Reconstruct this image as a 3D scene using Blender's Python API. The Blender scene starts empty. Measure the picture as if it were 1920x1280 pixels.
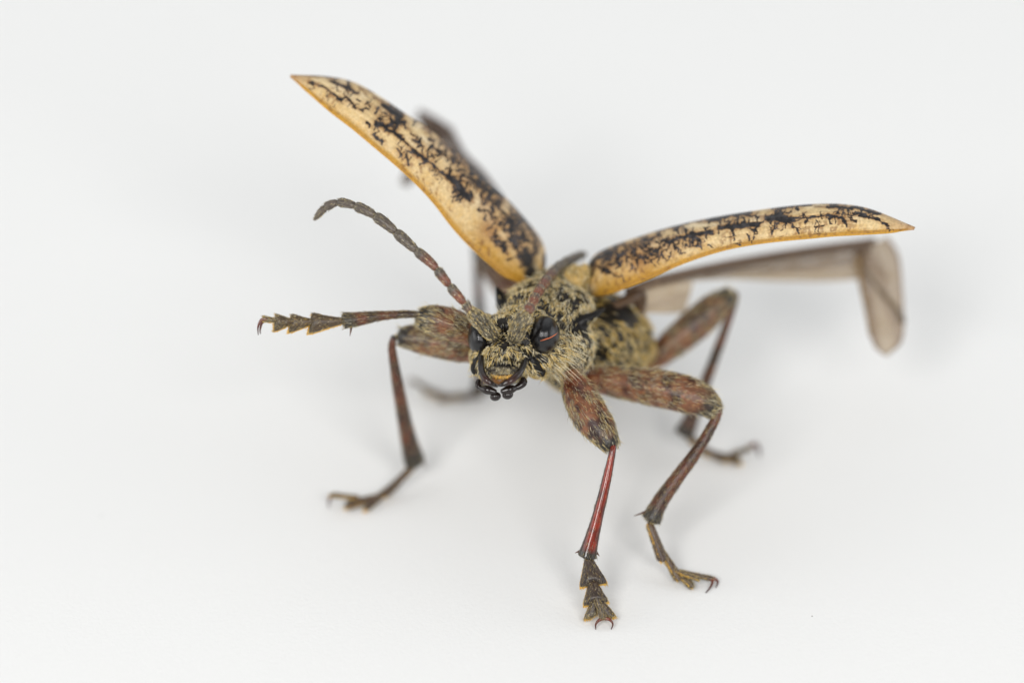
# Longhorn beetle with raised wing cases on white paper.  1 Blender unit = 1 mm.
import bpy, math, random
import numpy as np
from mathutils import Vector

random.seed(7)
RNG = np.random.default_rng(7)
scene = bpy.context.scene
scene.unit_settings.system = 'METRIC'
scene.unit_settings.scale_length = 0.001

# ------------------------------------------------------------------ camera
TH = math.radians(36.0)          # camera looks down by 36 degrees
DIST = 200.0                     # distance to the plane of focus (mm)
GROUND_PY = 1180.0
K = 55.0                         # picture pixels (1920 wide) per mm in that plane
FWD = np.array([0.0, math.cos(TH), -math.sin(TH)])
RIGHT = np.array([1.0, 0.0, 0.0])
UP = np.array([0.0, math.sin(TH), math.cos(TH)])
CAM = np.array([0.0, -DIST * math.cos(TH), DIST * math.sin(TH) + (GROUND_PY - 640) / K * math.cos(TH)])
cam = bpy.data.cameras.new('camera')
cam_o = bpy.data.objects.new('camera', cam)
scene.collection.objects.link(cam_o)
cam_o.location = CAM
cam_o.rotation_euler = (math.pi / 2 - TH, 0, 0)
cam.sensor_width = 36.0
cam.lens = 36.0 * DIST / (1920 / K)
cam.clip_start = 1.0
cam.clip_end = 5000.0
cam.dof.use_dof = True
cam.dof.focus_distance = DIST + 0.25
cam.dof.aperture_fstop = cam.lens * 1e-3 / 10.5      # 10.5 mm wide aperture
scene.camera = cam_o

# ------------------------------------------------------------------ light
world = bpy.data.worlds.new('World')
scene.world = world
world.use_nodes = True
bg = world.node_tree.nodes['Background']
bg.inputs[0].default_value = (0.94, 0.97, 1.0, 1)
bg.inputs[1].default_value = 0.36


def softbox(name, loc, aim, sx, sy, power, col):
    l = bpy.data.lights.new(name, 'AREA')
    l.shape = 'RECTANGLE'
    l.size, l.size_y = sx, sy
    l.energy = power
    l.color = col
    o = bpy.data.objects.new(name, l)
    scene.collection.objects.link(o)
    o.location = loc
    o.rotation_euler = (Vector(aim) - Vector(loc)).to_track_quat('-Z', 'Y').to_euler()
    return o


softbox('softbox_overhead', (-20, 190, 250), (0, 60, 0), 520, 360, 280000, (0.965, 0.985, 1.0))
softbox('fill_side', (-260, -20, 75), (0, 0, 2), 240, 140, 190000, (1.0, 0.985, 0.965))  # added fill lamp, weakens the shadow under the body
softbox('fill_side', (260, 0, 75), (0, 0, 2), 240, 140, 190000, (0.97, 0.985, 1.0))  # added fill lamp on the opposite side
softbox('fill_front', (-140, -320, 290), (0, 40, 4), 150, 150, 930000, (1.0, 0.985, 0.965))  # added front fill, lights what the camera sees and clears shadow
softbox('fill_front', (140, -320, 270), (0, 40, 4), 150, 150, 650000, (1.0, 0.985, 0.965))  # second added front fill, weaker
scene.view_settings.view_transform = 'Standard'
scene.view_settings.look = 'None'
scene.view_settings.exposure = 0.19
scene.view_settings.gamma = 1.0
scene.render.engine = 'CYCLES'


# ------------------------------------------------------------------ helpers
def P(px, py, d):
    """a point from where it stands across the plane of focus (pixels) and its distance behind that plane (mm)"""
    px, py, d = np.broadcast_arrays(np.asarray(px, float), np.asarray(py, float), np.asarray(d, float))
    s = (DIST + d) / DIST / K
    x, y = (px - 960) * s, (640 - py) * s
    return CAM + FWD * (DIST + d)[..., None] + RIGHT * x[..., None] + UP * y[..., None]


def gp(px, py, h=0.0):
    """(px, py, d) of the point h mm above the paper"""
    a = (640 - py) / K
    t = math.tan(TH)
    d = (a + (GROUND_PY - 640) / K - h / math.cos(TH)) / (t - a / DIST)
    return (px, py, d)


def PT(l):
    a = np.array(l, float)
    return P(a[:, 0], a[:, 1], a[:, 2])


def pix(p):
    r = np.asarray(p) - CAM
    d = r @ FWD
    s = DIST / d * K
    return 960 + (r @ RIGHT) * s, 640 - (r @ UP) * s, d - DIST


def unit(v):
    v = np.asarray(v, float)
    return v / np.maximum(np.linalg.norm(v, axis=-1, keepdims=True), 1e-9)


def _hash(i, j, k, seed):
    h = (i * 374761393 + j * 668265263 + k * 2147483647 + seed * 1274126177) & 0xffffffff
    h = ((h ^ (h >> 13)) * 1274126177) & 0xffffffff
    h = h ^ (h >> 16)
    return (h & 0xffff) / 65535.0


def noise3(p, scale=1.0, seed=0, oct=1):
    p = np.asarray(p, float) * scale
    out = np.zeros(p.shape[:-1])
    amp, tot = 1.0, 0.0
    for o in range(oct):
        q = p * (2 ** o) + 100.37 * (o + 1)
        f = np.floor(q)
        t = q - f
        t = t * t * (3 - 2 * t)
        i = f.astype(np.int64)
        v = 0
        for a in (0, 1):
            for b in (0, 1):
                for c in (0, 1):
                    w = (t[..., 0] if a else 1 - t[..., 0]) * (t[..., 1] if b else 1 - t[..., 1]) * (t[..., 2] if c else 1 - t[..., 2])
                    v = v + w * _hash(i[..., 0] + a, i[..., 1] + b, i[..., 2] + c, seed + o * 17)
        out += amp * v
        tot += amp
        amp *= 0.5
    return out / tot


def catmull(pts, n):
    pts = np.asarray(pts, float)
    if len(pts) == 2:
        t = np.linspace(0, 1, n)[:, None]
        return pts[0] * (1 - t) + pts[1] * t
    ext = np.vstack([2 * pts[0] - pts[1], pts, 2 * pts[-1] - pts[-2]])
    m = len(pts) - 1
    u = np.linspace(0, m, n)
    i = np.minimum(u.astype(int), m - 1)
    t = (u - i)[:, None]
    p0, p1, p2, p3 = ext[i], ext[i + 1], ext[i + 2], ext[i + 3]
    return 0.5 * (2 * p1 + (p2 - p0) * t + (2 * p0 - 5 * p1 + 4 * p2 - p3) * t ** 2 + (3 * p1 - p0 - 3 * p2 + p3) * t ** 3)


def sweep(pts, rad, n=40, seg=16, wide=None, flat=1.0):
    """tube through pts; rad per point in mm; wide = direction of the wide axis, flat = thickness / width"""
    pts = np.asarray(pts, float)
    rad = np.asarray(rad, float).reshape(-1, 1)
    if np.ndim(flat) == 0:
        flat = np.full(len(pts), float(flat))
    C = catmull(pts, n)
    R = np.maximum(catmull(rad, n)[:, 0], 0.002)
    F = catmull(np.asarray(flat, float).reshape(-1, 1), n)[:, 0]
    T = unit(np.gradient(C, axis=0))
    w = np.array(wide if wide is not None else (0.31, 0.77, 0.55), float)
    A = unit(w - (T @ w)[:, None] * T)
    B = np.cross(T, A)
    a = np.linspace(0, 2 * math.pi, seg, endpoint=False)
    V = C[:, None] + (R[:, None, None]) * (np.cos(a)[None, :, None] * A[:, None] + (np.sin(a)[None, :, None] * F[:, None, None]) * B[:, None])
    v = V.reshape(-1, 3)
    f = []
    for i in range(n - 1):
        for j in range(seg):
            k = (j + 1) % seg
            f.append((i * seg + j, i * seg + k, (i + 1) * seg + k, (i + 1) * seg + j))
    v = np.vstack([v, C[0] - T[0] * R[0] * 0.4, C[-1] + T[-1] * R[-1] * 0.4])
    e = n * seg
    for j in range(seg):
        k = (j + 1) % seg
        f.append((e, k, j))
        f.append((e + 1, (n - 1) * seg + j, (n - 1) * seg + k))
    along = np.concatenate([np.repeat(np.linspace(0, 1, n), seg), [0, 1]])
    return v, f, along


_SPH = None


def sphere_uv(nu=28, nv=18):
    v = [(0, 0, 1)]
    for i in range(1, nv):
        for j in range(nu):
            ph, th = math.pi * i / nv, 2 * math.pi * j / nu
            v.append((math.sin(ph) * math.cos(th), math.sin(ph) * math.sin(th), math.cos(ph)))
    v.append((0, 0, -1))
    f = []
    for j in range(nu):
        f.append((0, 1 + j, 1 + (j + 1) % nu))
    for i in range(nv - 2):
        for j in range(nu):
            a, b = 1 + i * nu + j, 1 + i * nu + (j + 1) % nu
            f.append((a, a + nu, b + nu, b))
    e, s = len(v) - 1, 1 + (nv - 2) * nu
    for j in range(nu):
        f.append((e, s + (j + 1) % nu, s + j))
    return np.array(v), f


def ell(px, py, d, rx, ry, rd, roll=0, yaw=0):
    """ellipsoid: radii in pixels across, up and in depth; roll in the picture plane"""
    sv, f = sphere_uv()
    q = sv * np.array([rx, ry, rd]) / K
    c, s = math.cos(math.radians(yaw)), math.sin(math.radians(yaw))
    q = np.stack([q[:, 0] * c + q[:, 2] * s, q[:, 1], -q[:, 0] * s + q[:, 2] * c], 1)
    c, s = math.cos(math.radians(roll)), math.sin(math.radians(roll))
    q = np.stack([q[:, 0] * c - q[:, 1] * s, q[:, 0] * s + q[:, 1] * c, q[:, 2]], 1)
    return P(px, py, d) + q[:, :1] * RIGHT + q[:, 1:2] * UP + q[:, 2:] * FWD, f


def joined(parts):
    vs, fs, b = [], [], 0
    for p in parts:
        vs.append(p[0])
        fs += [tuple(i + b for i in q) for q in p[1]]
        b += len(p[0])
    return np.vstack(vs), fs


def build(name, v, f, mat, parent=None, smooth=True, col=None, kind=None):
    me = bpy.data.meshes.new(name)
    me.from_pydata([tuple(x) for x in np.asarray(v)], [], [tuple(int(i) for i in q) for q in f])
    if smooth:
        me.polygons.foreach_set('use_smooth', np.ones(len(me.polygons), bool))
    if col is not None:
        col = np.broadcast_to(np.asarray(col, float), (len(v), 3))
        at = me.color_attributes.new('tint', 'FLOAT_COLOR', 'POINT')
        at.data.foreach_set('color', np.concatenate([col, np.ones((len(v), 1))], 1).ravel())
    if isinstance(mat, (list, tuple)):
        for m in mat:
            me.materials.append(m)
    else:
        me.materials.append(mat)
    me.update()
    o = bpy.data.objects.new(name, me)
    scene.collection.objects.link(o)
    if parent is not None:
        o.parent = parent
    if kind:
        o['kind'] = kind
    return o


def empty(name, parent=None):
    o = bpy.data.objects.new(name, None)
    o.empty_display_size = 0.5
    scene.collection.objects.link(o)
    if parent is not None:
        o.parent = parent
    return o


def fuse(parts, voxel=0.045, smooth=6):
    """one continuous skin over the given shapes"""
    v, f = joined(parts)
    me = bpy.data.meshes.new('fuse')
    me.from_pydata([tuple(x) for x in v], [], f)
    o = bpy.data.objects.new('fuse', me)
    scene.collection.objects.link(o)
    m = o.modifiers.new('r', 'REMESH')
    m.mode = 'VOXEL'
    m.voxel_size = voxel
    s = o.modifiers.new('s', 'SMOOTH')
    s.iterations = smooth
    s.factor = 0.6
    dg = bpy.context.evaluated_depsgraph_get()
    ev = o.evaluated_get(dg)
    m2 = ev.to_mesh()
    n = len(m2.vertices)
    vv = np.empty(n * 3)
    m2.vertices.foreach_get('co', vv)
    ff = [tuple(p.vertices) for p in m2.polygons]
    ev.to_mesh_clear()
    bpy.data.objects.remove(o)
    bpy.data.meshes.remove(me)
    return vv.reshape(-1, 3), ff


def tris_of(v, f):
    t = []
    for q in f:
        t.append(q[:3])
        if len(q) == 4:
            t.append((q[0], q[2], q[3]))
    t = np.array(t)
    a, b, c = v[t[:, 0]], v[t[:, 1]], v[t[:, 2]]
    n = np.cross(b - a, c - a)
    ar = np.linalg.norm(n, axis=1)
    return t, ar, n / np.maximum(ar[:, None], 1e-12)


def sample(v, f, n):
    t, ar, nr = tris_of(v, f)
    i = RNG.choice(len(t), n, p=ar / ar.sum())
    r1, r2 = np.sqrt(RNG.random(n)), RNG.random(n)
    a, b, c = v[t[i, 0]], v[t[i, 1]], v[t[i, 2]]
    return a * (1 - r1)[:, None] + b * (r1 * (1 - r2))[:, None] + c * (r1 * r2)[:, None], nr[i]


def strands(root, d0, d1, length, rad, tint):
    """arrays of hairs: bend from direction d0 to d1"""
    n = len(root)
    L = np.broadcast_to(length, (n,))[:, None]
    r = np.broadcast_to(rad, (n,))[:, None]
    d0, d1 = unit(d0), unit(d1)
    p1 = root + d0 * L * 0.5
    p2 = p1 + d1 * L * 0.5
    s = unit(np.cross(d0, RNG.normal(size=(n, 3))))
    t = np.cross(d0, s)
    vs = []
    for c, k in ((root, 1.0), (p1, 0.8)):
        for a in (0, 2.0944, 4.1888):
            vs.append(c + (s * math.cos(a) + t * math.sin(a)) * r * k)
    vs.append(p2)
    V = np.stack(vs, 1).reshape(-1, 3)
    base = (np.arange(n) * 7)[:, None]
    quads = np.concatenate([base + np.array(q) for q in ((0, 1, 4, 3), (1, 2, 5, 4), (2, 0, 3, 5))])
    tris = np.concatenate([base + np.array(q) for q in ((3, 4, 6), (4, 5, 6), (5, 3, 6))])
    return V, quads, tris, np.repeat(tint, 7, 0)


def hair_object(name, parent, sets, mat):
    Vs, Q, T, C, b = [], [], [], [], 0
    for V, q, t, c in sets:
        Vs.append(V); Q.append(q + b); T.append(t + b); C.append(c)
        b += len(V)
    V, Q, T, C = np.vstack(Vs), np.vstack(Q), np.vstack(T), np.vstack(C)
    me = bpy.data.meshes.new(name)
    nq, nt = len(Q), len(T)
    me.vertices.add(len(V))
    me.vertices.foreach_set('co', V.ravel())
    me.loops.add(nq * 4 + nt * 3)
    me.loops.foreach_set('vertex_index', np.concatenate([Q.ravel(), T.ravel()]).astype(np.int32))
    me.polygons.add(nq + nt)
    st = np.concatenate([np.arange(nq) * 4, nq * 4 + np.arange(nt) * 3]).astype(np.int32)
    me.polygons.foreach_set('loop_start', st)
    me.update(calc_edges=True)
    me.polygons.foreach_set('use_smooth', np.ones(nq + nt, bool))
    at = me.color_attributes.new('tint', 'FLOAT_COLOR', 'POINT')
    at.data.foreach_set('color', np.concatenate([C, np.ones((len(C), 1))], 1).ravel())
    me.materials.append(mat)
    me.update()
    o = bpy.data.objects.new(name, me)
    scene.collection.objects.link(o)
    o.parent = parent
    o['kind'] = 'stuff'
    return o


CREAM, GOLD, GREY, WHITE = np.array((0.82, 0.65, 0.31)), np.array((0.64, 0.43, 0.11)), np.array((0.36, 0.31, 0.21)), np.array((0.95, 0.86, 0.62))


def hair_tint(n, mix):
    """mix: weights for cream, gold, grey, white"""
    pal = np.array([CREAM, GOLD, GREY, WHITE])
    i = RNG.choice(4, n, p=np.array(mix) / sum(mix))
    return pal[i] * RNG.uniform(0.7, 1.2, (n, 1))


def coat(v, f, n, flow, length, rad=0.012, lift=0.35, jitter=0.35, mix=(5, 2, 2, 1), keep=None, tip_lift=0.1, shade=1.0):
    """hairs lying over a surface along flow(points, normals)"""
    p, nr = sample(v, f, n)
    if keep is not None:
        k = RNG.random(n) < keep(p, nr)
        p, nr = p[k], nr[k]
    n = len(p)
    fl = unit(flow(p, nr)) + RNG.normal(size=(n, 3)) * jitter
    fl = unit(fl - (fl * nr).sum(1, keepdims=True) * nr)
    d0 = fl + nr * (lift + RNG.normal(size=(n, 1)) * 0.15)
    d1 = fl + nr * (tip_lift + RNG.normal(size=(n, 1)) * 0.12)
    L = (length(p) if callable(length) else np.full(n, length)) * RNG.uniform(0.6, 1.25, n)
    return strands(p - nr * rad, d0, d1, L, rad * RNG.uniform(0.7, 1.2, n), hair_tint(n, mix) * shade)


# ------------------------------------------------------------------ materials
def new_mat(name):
    m = bpy.data.materials.new(name)
    m.use_nodes = True
    nt = m.node_tree
    b = nt.nodes['Principled BSDF']
    return m, nt, b


def link(nt, a, b):
    nt.links.new(a, b)


def mat_tinted(name, rough=0.35, bump=0.3, scale=18.0, vary=0.5, spec=0.5, fine=60.0):
    m, nt, b = new_mat(name)
    at = nt.nodes.new('ShaderNodeAttribute'); at.attribute_name = 'tint'
    tc = nt.nodes.new('ShaderNodeTexCoord')
    n1 = nt.nodes.new('ShaderNodeTexNoise'); n1.inputs['Scale'].default_value = scale; n1.inputs['Detail'].default_value = 4
    link(nt, tc.outputs['Object'], n1.inputs['Vector'])
    mr = nt.nodes.new('ShaderNodeMapRange')
    mr.inputs['From Min'].default_value = 0.3; mr.inputs['From Max'].default_value = 0.7
    mr.inputs['To Min'].default_value = 1 - vary; mr.inputs['To Max'].default_value = 1 + vary * 0.6
    link(nt, n1.outputs['Fac'], mr.inputs['Value'])
    mx = nt.nodes.new('ShaderNodeVectorMath'); mx.operation = 'SCALE'
    link(nt, at.outputs['Color'], mx.inputs[0]); link(nt, mr.outputs['Result'], mx.inputs['Scale'])
    link(nt, mx.outputs['Vector'], b.inputs['Base Color'])
    vo = nt.nodes.new('ShaderNodeTexVoronoi'); vo.inputs['Scale'].default_value = fine
    link(nt, tc.outputs['Object'], vo.inputs['Vector'])
    bp = nt.nodes.new('ShaderNodeBump'); bp.inputs['Strength'].default_value = bump; bp.inputs['Distance'].default_value = 0.02
    link(nt, vo.outputs['Distance'], bp.inputs['Height'])
    link(nt, bp.outputs['Normal'], b.inputs['Normal'])
    b.inputs['Roughness'].default_value = rough
    b.inputs['Specular IOR Level'].default_value = spec
    return m


M_CUT = mat_tinted('chitin', 0.28, 0.5, 9.0, 0.5, 0.22, 16.0)
M_LEG = mat_tinted('leg_chitin', 0.32, 0.35, 7.0, 0.45, 0.42, 22.0)
M_SHINE = mat_tinted('polished_chitin', 0.12, 0.05, 5.0, 0.3, 0.5, 20.0)
M_ELY = mat_tinted('wing_case', 0.42, 0.5, 12.0, 0.22, 0.3, 13.0)

M_HAIR, nt, b = new_mat('hair')
at = nt.nodes.new('ShaderNodeAttribute'); at.attribute_name = 'tint'
link(nt, at.outputs['Color'], b.inputs['Base Color'])
b.inputs['Roughness'].default_value = 0.4
b.inputs['Specular IOR Level'].default_value = 0.3

M_EYE, nt, b = new_mat('compound_eye')
b.inputs['Base Color'].default_value = (0.006, 0.0055, 0.006, 1)
b.inputs['Roughness'].default_value = 0.12
b.inputs['Specular IOR Level'].default_value = 0.5
tc = nt.nodes.new('ShaderNodeTexCoord')
vo = nt.nodes.new('ShaderNodeTexVoronoi'); vo.inputs['Scale'].default_value = 24.0; vo.inputs['Randomness'].default_value = 0.25
link(nt, tc.outputs['Object'], vo.inputs['Vector'])
bp = nt.nodes.new('ShaderNodeBump'); bp.inputs['Strength'].default_value = 0.45; bp.inputs['Distance'].default_value = 0.012; bp.invert = True
link(nt, vo.outputs['Distance'], bp.inputs['Height'])
link(nt, bp.outputs['Normal'], b.inputs['Normal'])

M_REFLECTION, nt, b = new_mat('orange_reflection')  # colour of the reflection modelled on the eye
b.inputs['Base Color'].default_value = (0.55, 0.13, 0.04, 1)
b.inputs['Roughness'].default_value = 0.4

M_PAD, nt, b = new_mat('golden_pad')
b.inputs['Base Color'].default_value = (0.66, 0.38, 0.06, 1)
b.inputs['Roughness'].default_value = 0.6
b.inputs['Subsurface Weight'].default_value = 0.3
b.inputs['Subsurface Radius'].default_value = (0.1, 0.06, 0.02)

M_WING, nt, b = new_mat('wing_membrane')
at = nt.nodes.new('ShaderNodeAttribute'); at.attribute_name = 'tint'
tr = nt.nodes.new('ShaderNodeBsdfTransparent')
tl = nt.nodes.new('ShaderNodeBsdfTranslucent')
mx1 = nt.nodes.new('ShaderNodeMixShader'); mx1.inputs[0].default_value = 0.45
mx2 = nt.nodes.new('ShaderNodeMixShader')
out = nt.nodes['Material Output']
b.inputs['Roughness'].default_value = 0.3
link(nt, at.outputs['Color'], b.inputs['Base Color'])
link(nt, at.outputs['Color'], tl.inputs['Color'])
link(nt, b.outputs[0], mx1.inputs[1]); link(nt, tl.outputs[0], mx1.inputs[2])
tc = nt.nodes.new('ShaderNodeTexCoord')
nz = nt.nodes.new('ShaderNodeTexNoise'); nz.inputs['Scale'].default_value = 1.3
link(nt, tc.outputs['Object'], nz.inputs['Vector'])
mr = nt.nodes.new('ShaderNodeMapRange'); mr.inputs['To Min'].default_value = 0.4; mr.inputs['To Max'].default_value = 0.8
link(nt, nz.outputs['Fac'], mr.inputs['Value'])
link(nt, mr.outputs['Result'], mx2.inputs[0])
link(nt, tr.outputs[0], mx2.inputs[1]); link(nt, mx1.outputs[0], mx2.inputs[2])
link(nt, mx2.outputs[0], out.inputs['Surface'])

M_PAPER, nt, b = new_mat('white_paper')
tc = nt.nodes.new('ShaderNodeTexCoord')
n1 = nt.nodes.new('ShaderNodeTexNoise'); n1.inputs['Scale'].default_value = 7.0; n1.inputs['Detail'].default_value = 4
link(nt, tc.outputs['Object'], n1.inputs['Vector'])
bp = nt.nodes.new('ShaderNodeBump'); bp.inputs['Strength'].default_value = 0.3; bp.inputs['Distance'].default_value = 0.05
link(nt, n1.outputs['Fac'], bp.inputs['Height']); link(nt, bp.outputs['Normal'], b.inputs['Normal'])
vo = nt.nodes.new('ShaderNodeTexVoronoi'); vo.inputs['Scale'].default_value = 0.42
link(nt, tc.outputs['Object'], vo.inputs['Vector'])
cr = nt.nodes.new('ShaderNodeValToRGB')
cr.color_ramp.elements[0].position = 0.010; cr.color_ramp.elements[0].color = (0.30, 0.29, 0.27, 1)
cr.color_ramp.elements[1].position = 0.016; cr.color_ramp.elements[1].color = (0.75, 0.75, 0.74, 1)
link(nt, vo.outputs['Distance'], cr.inputs['Fac']); link(nt, cr.outputs['Color'], b.inputs['Base Color'])
b.inputs['Roughness'].default_value = 0.75
b.inputs['Specular IOR Level'].default_value = 0.25

# ------------------------------------------------------------------ ground
gx0, gx1, gy0, gy1, gz = -700, 700, -500, 1200, -40
g = build('ground', [(gx0, gy0, 0), (gx1, gy0, 0), (gx1, gy1, 0), (gx0, gy1, 0), (gx0, gy0, gz), (gx1, gy0, gz), (gx1, gy1, gz), (gx0, gy1, gz)],
          [(0, 1, 2, 3), (7, 6, 5, 4), (0, 4, 5, 1), (1, 5, 6, 2), (2, 6, 7, 3), (3, 7, 4, 0)], M_PAPER, smooth=False)
g['kind'] = 'structure'
g['label'] = 'plain white paper sheet under the beetle'

# ------------------------------------------------------------------ the beetle
beetle = empty('beetle')
beetle['label'] = 'mottled tan and black longhorn beetle with raised wing cases standing on white paper'
beetle['category'] = 'beetle'

RED = np.array((0.20, 0.045, 0.018))
BROWN = np.array((0.075, 0.035, 0.018))
BLACK = np.array((0.012, 0.010, 0.009))
DGREY = np.array((0.045, 0.038, 0.030))


def mixc(a, b, t):
    t = np.clip(np.asarray(t), 0, 1)[..., None]
    return a * (1 - t) + b * t


def clump(p, seed):
    """hairs stand in small tufts"""
    return np.clip(noise3(p, 11.0, seed) * 5 - 1.7, 0.02, 1)


def bald(spots):
    c = np.array([P(s[0], s[1], s[2]) for s in spots])
    r = np.array([s[3] / K for s in spots])

    def keep(p, nr):
        k = np.ones(len(p))
        for ci, ri in zip(c, r):
            k *= np.clip((np.linalg.norm(p - ci, axis=1) / ri - 0.75) * 3, 0.08, 1)
        return k
    return keep


# ---- trunk: thorax and abdomen
tv, tf = fuse([
    ell(1105, 632, 5.2, 108, 92, 115, 0, 12),
    ell(1150, 640, 5.6, 78, 74, 80),
    ell(1090, 690, 4.4, 75, 50, 70),
    ell(1190, 655, 6.0, 40, 36, 45),
    ell(1062, 560, 4.4, 60, 45, 50),
    ell(1108, 606, 7.6, 88, 66, 150, 0, 6),
    ell(1118, 604, 9.8, 66, 46, 120, 0, 6),
], 0.06, 8)
cols = mixc(BLACK * 0.8, np.array((0.03, 0.024, 0.014)), noise3(tv, 1.2, 3, 2) * 1.4 - 0.4)
trunk = build('trunk', tv, tf, M_CUT, beetle, col=cols)
trunk['label'] = 'thorax and abdomen with yellowish hair'
keepT = bald([(1165, 590, 4.2, 34), (1185, 580, 4.3, 24), (1130, 585, 4, 22), (1150, 625, 3.9, 10), (1170, 655, 4.4, 12), (1105, 650, 3.2, 14)])
downback = lambda p, n: np.tile(-UP * 0.8 + RIGHT * 0.6 + FWD * 0.4, (len(p), 1))
patch = lambda p, n: keepT(p, n) * np.clip(noise3(p, 1.3, 11, 2) * 5 - 1.6, 0.05, 1) * clump(p, 43)
hair_object('setae', trunk, [coat(tv, tf, 20000, downback, 0.34, 0.013, 0.3, 0.3, (4, 5, 1, 0.5), patch)], M_HAIR)

# ---- pronotum
pv, pf = fuse([
    ell(1030, 572, 3.0, 84, 52, 78, -6, 14),
    ell(1068, 566, 2.75, 40, 32, 45, -20),
    ell(990, 556, 3.15, 42, 28, 45, 10),
    ell(1015, 600, 2.1, 66, 45, 45, 0, 10),
    ell(1060, 650, 2.4, 56, 62, 62, 0),
    ell(1075, 612, 2.3, 34, 26, 36, 25),
    ell(1045, 530, 3.8, 62, 22, 45, -10),
    sweep(PT([(1062, 622, 2.2), (1088, 605, 1.95), (1112, 592, 1.95), (1137, 576, 2.1)]), [0.34, 0.25, 0.17, 0.03], 24, 14)[:2],
    sweep(PT([(966, 598, 2.9), (947, 572, 3.0), (930, 538, 3.2)]), [0.42, 0.32, 0.06], 24, 14)[:2],
], 0.045, 5)
qx, qy, qd = pix(pv)
spine = np.exp(-((qx - 1095) ** 2 / 45 ** 2 + (qy - 602) ** 2 / 22 ** 2)) + np.exp(-((qx - 942) ** 2 / 18 ** 2 + (qy - 565) ** 2 / 40 ** 2))
cols = mixc(np.array((0.016, 0.013, 0.010)), BLACK * 0.6, np.clip(spine * 2 + (noise3(pv, 3.0, 5, 2) - 0.45) * 2.5, 0, 1))
pron = build('pronotum', pv, pf, M_CUT, beetle, col=cols)
pron['label'] = 'spined front thorax shield with cream hair'
keepP0 = bald([(1066, 622, 1.9, 20), (1088, 608, 1.7, 24), (1112, 594, 1.8, 22), (1132, 580, 2, 18), (934, 548, 3.1, 24), (944, 575, 2.8, 27), (952, 592, 2.6, 20),
               (1042, 563, 2.0, 13), (1062, 552, 2.2, 12), (985, 553, 2.6, 13), (975, 566, 2.5, 9), (1050, 545, 2.4, 9), (1085, 575, 2.2, 8), (1012, 575, 1.7, 9)])
keepP = lambda p, n: keepP0(p, n) * np.clip(noise3(p, 3.0, 21, 2) * 5 - 1.6, 0.06, 1) * clump(p, 42) * np.where((pix(p)[1] > 628) & (pix(p)[0] > 1040), 0.55, 1.0)


def pflow(p, n):
    x, y, d = pix(p)
    a = np.where(y < 620, 1.0, -0.2)
    return -UP * 0.7 + RIGHT * (np.where(x < 1040, 0.25, -0.35) * a + np.where(y > 620, 0.5, 0))[:, None] - FWD * 0.3


hair_object('setae', pron, [
    coat(pv, pf, 33000, pflow, 0.25, 0.0095, 0.2, 0.34, (5, 1.5, 2.5, 4.5), keepP),
    coat(pv, pf, 1800, pflow, 0.42, 0.009, 0.6, 0.5, (3, 1, 0, 4), keepP, 0.4),
], M_HAIR)

# ---- shield between the wing cases
sv, sf = fuse([ell(1078, 526, 3.35, 26, 28, 20, -20), ell(1093, 522, 3.4, 12, 26, 16, -10), ell(1045, 516, 3.8, 22, 16, 18)], 0.04, 4)
scut = build('scutellum', sv, sf, M_CUT, beetle, col=mixc(np.array((0.55, 0.36, 0.12)), BLACK, noise3(sv, 2.2, 9, 2) * 3 - 1.3))
hair_object('setae', scut, [coat(sv, sf, 900, lambda p, n: np.tile(UP + RIGHT * 0.3, (len(p), 1)), 0.25, 0.012, 0.2, 0.3, (4, 4, 0, 2))], M_HAIR)

# ---- head
hv, hf = fuse([
    ell(968, 640, 1.25, 74, 60, 66, -4),
    ell(985, 612, 1.5, 62, 40, 60, -8),
    ell(944, 690, 0.45, 47, 34, 46),
    ell(948, 664, 0.25, 42, 32, 36),
    ell(1003, 676, 0.95, 32, 30, 40, -30),
    ell(901, 674, 0.85, 18, 32, 36, 8),
    ell(1035, 655, 1.5, 34, 44, 48, 10),
    ell(915, 626, 1.3, 30, 36, 45),
    ell(950, 612, 0.55, 32, 22, 28),
    ell(985, 612, 0.45, 16, 24, 26, -15),
    ell(927, 641, 0.25, 15, 13, 16),
    ell(966, 641, 0.25, 15, 13, 16),
    ell(1012, 697, 0.7, 12, 9, 14, -35),
    ell(890, 690, 0.6, 8, 13, 14),
    sweep(PT([(990, 600, 1.6), (1020, 590, 2.6), (1040, 590, 3.2)]), [1.0, 1.0, 0.9], 16, 20)[:2],
], 0.032, 4)
qx, qy, qd = pix(hv)


def streak(x, y, pts, w):
    m = np.zeros(len(x))
    for (x0, y0), (x1, y1) in zip(pts[:-1], pts[1:]):
        dx, dy = x1 - x0, y1 - y0
        t = np.clip(((x - x0) * dx + (y - y0) * dy) / (dx * dx + dy * dy), 0, 1)
        m = np.maximum(m, np.clip(1.6 - np.hypot(x - x0 - t * dx, y - y0 - t * dy) / w, 0, 1))
    return m


# grooves of the face are cut into the skin and stay hairless
GROOVES = [([(979, 655), (992, 668), (1004, 682), (1020, 697)], 5.0), ([(896, 668), (888, 682), (886, 696)], 4.5), ([(917, 688), (930, 684), (945, 683), (960, 684), (973, 690)], 4.2),
           ([(932, 650), (948, 638), (962, 648), (972, 658)], 1.9), ([(948, 638), (945, 622), (944, 606)], 1.8), ([(902, 664), (904, 690), (912, 706)], 3.0), ([(984, 672), (976, 692), (964, 706)], 3.0)]
gm = np.zeros(len(hv))
for pts, w in GROOVES:
    gm = np.maximum(gm, streak(qx, qy, pts, w))
gm *= (qd < 1.4)
hv = hv + FWD * (gm * 0.06)[:, None]
cols = mixc(np.array((0.014, 0.011, 0.008)), BLACK * 0.6, np.clip(gm * 1.5 + (noise3(hv, 4.0, 8, 2) - 0.4) * 2, 0, 1))
head = build('head', hv, hf, M_CUT, beetle, col=cols)
head['label'] = 'hairy head with dark grooved face'
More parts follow.
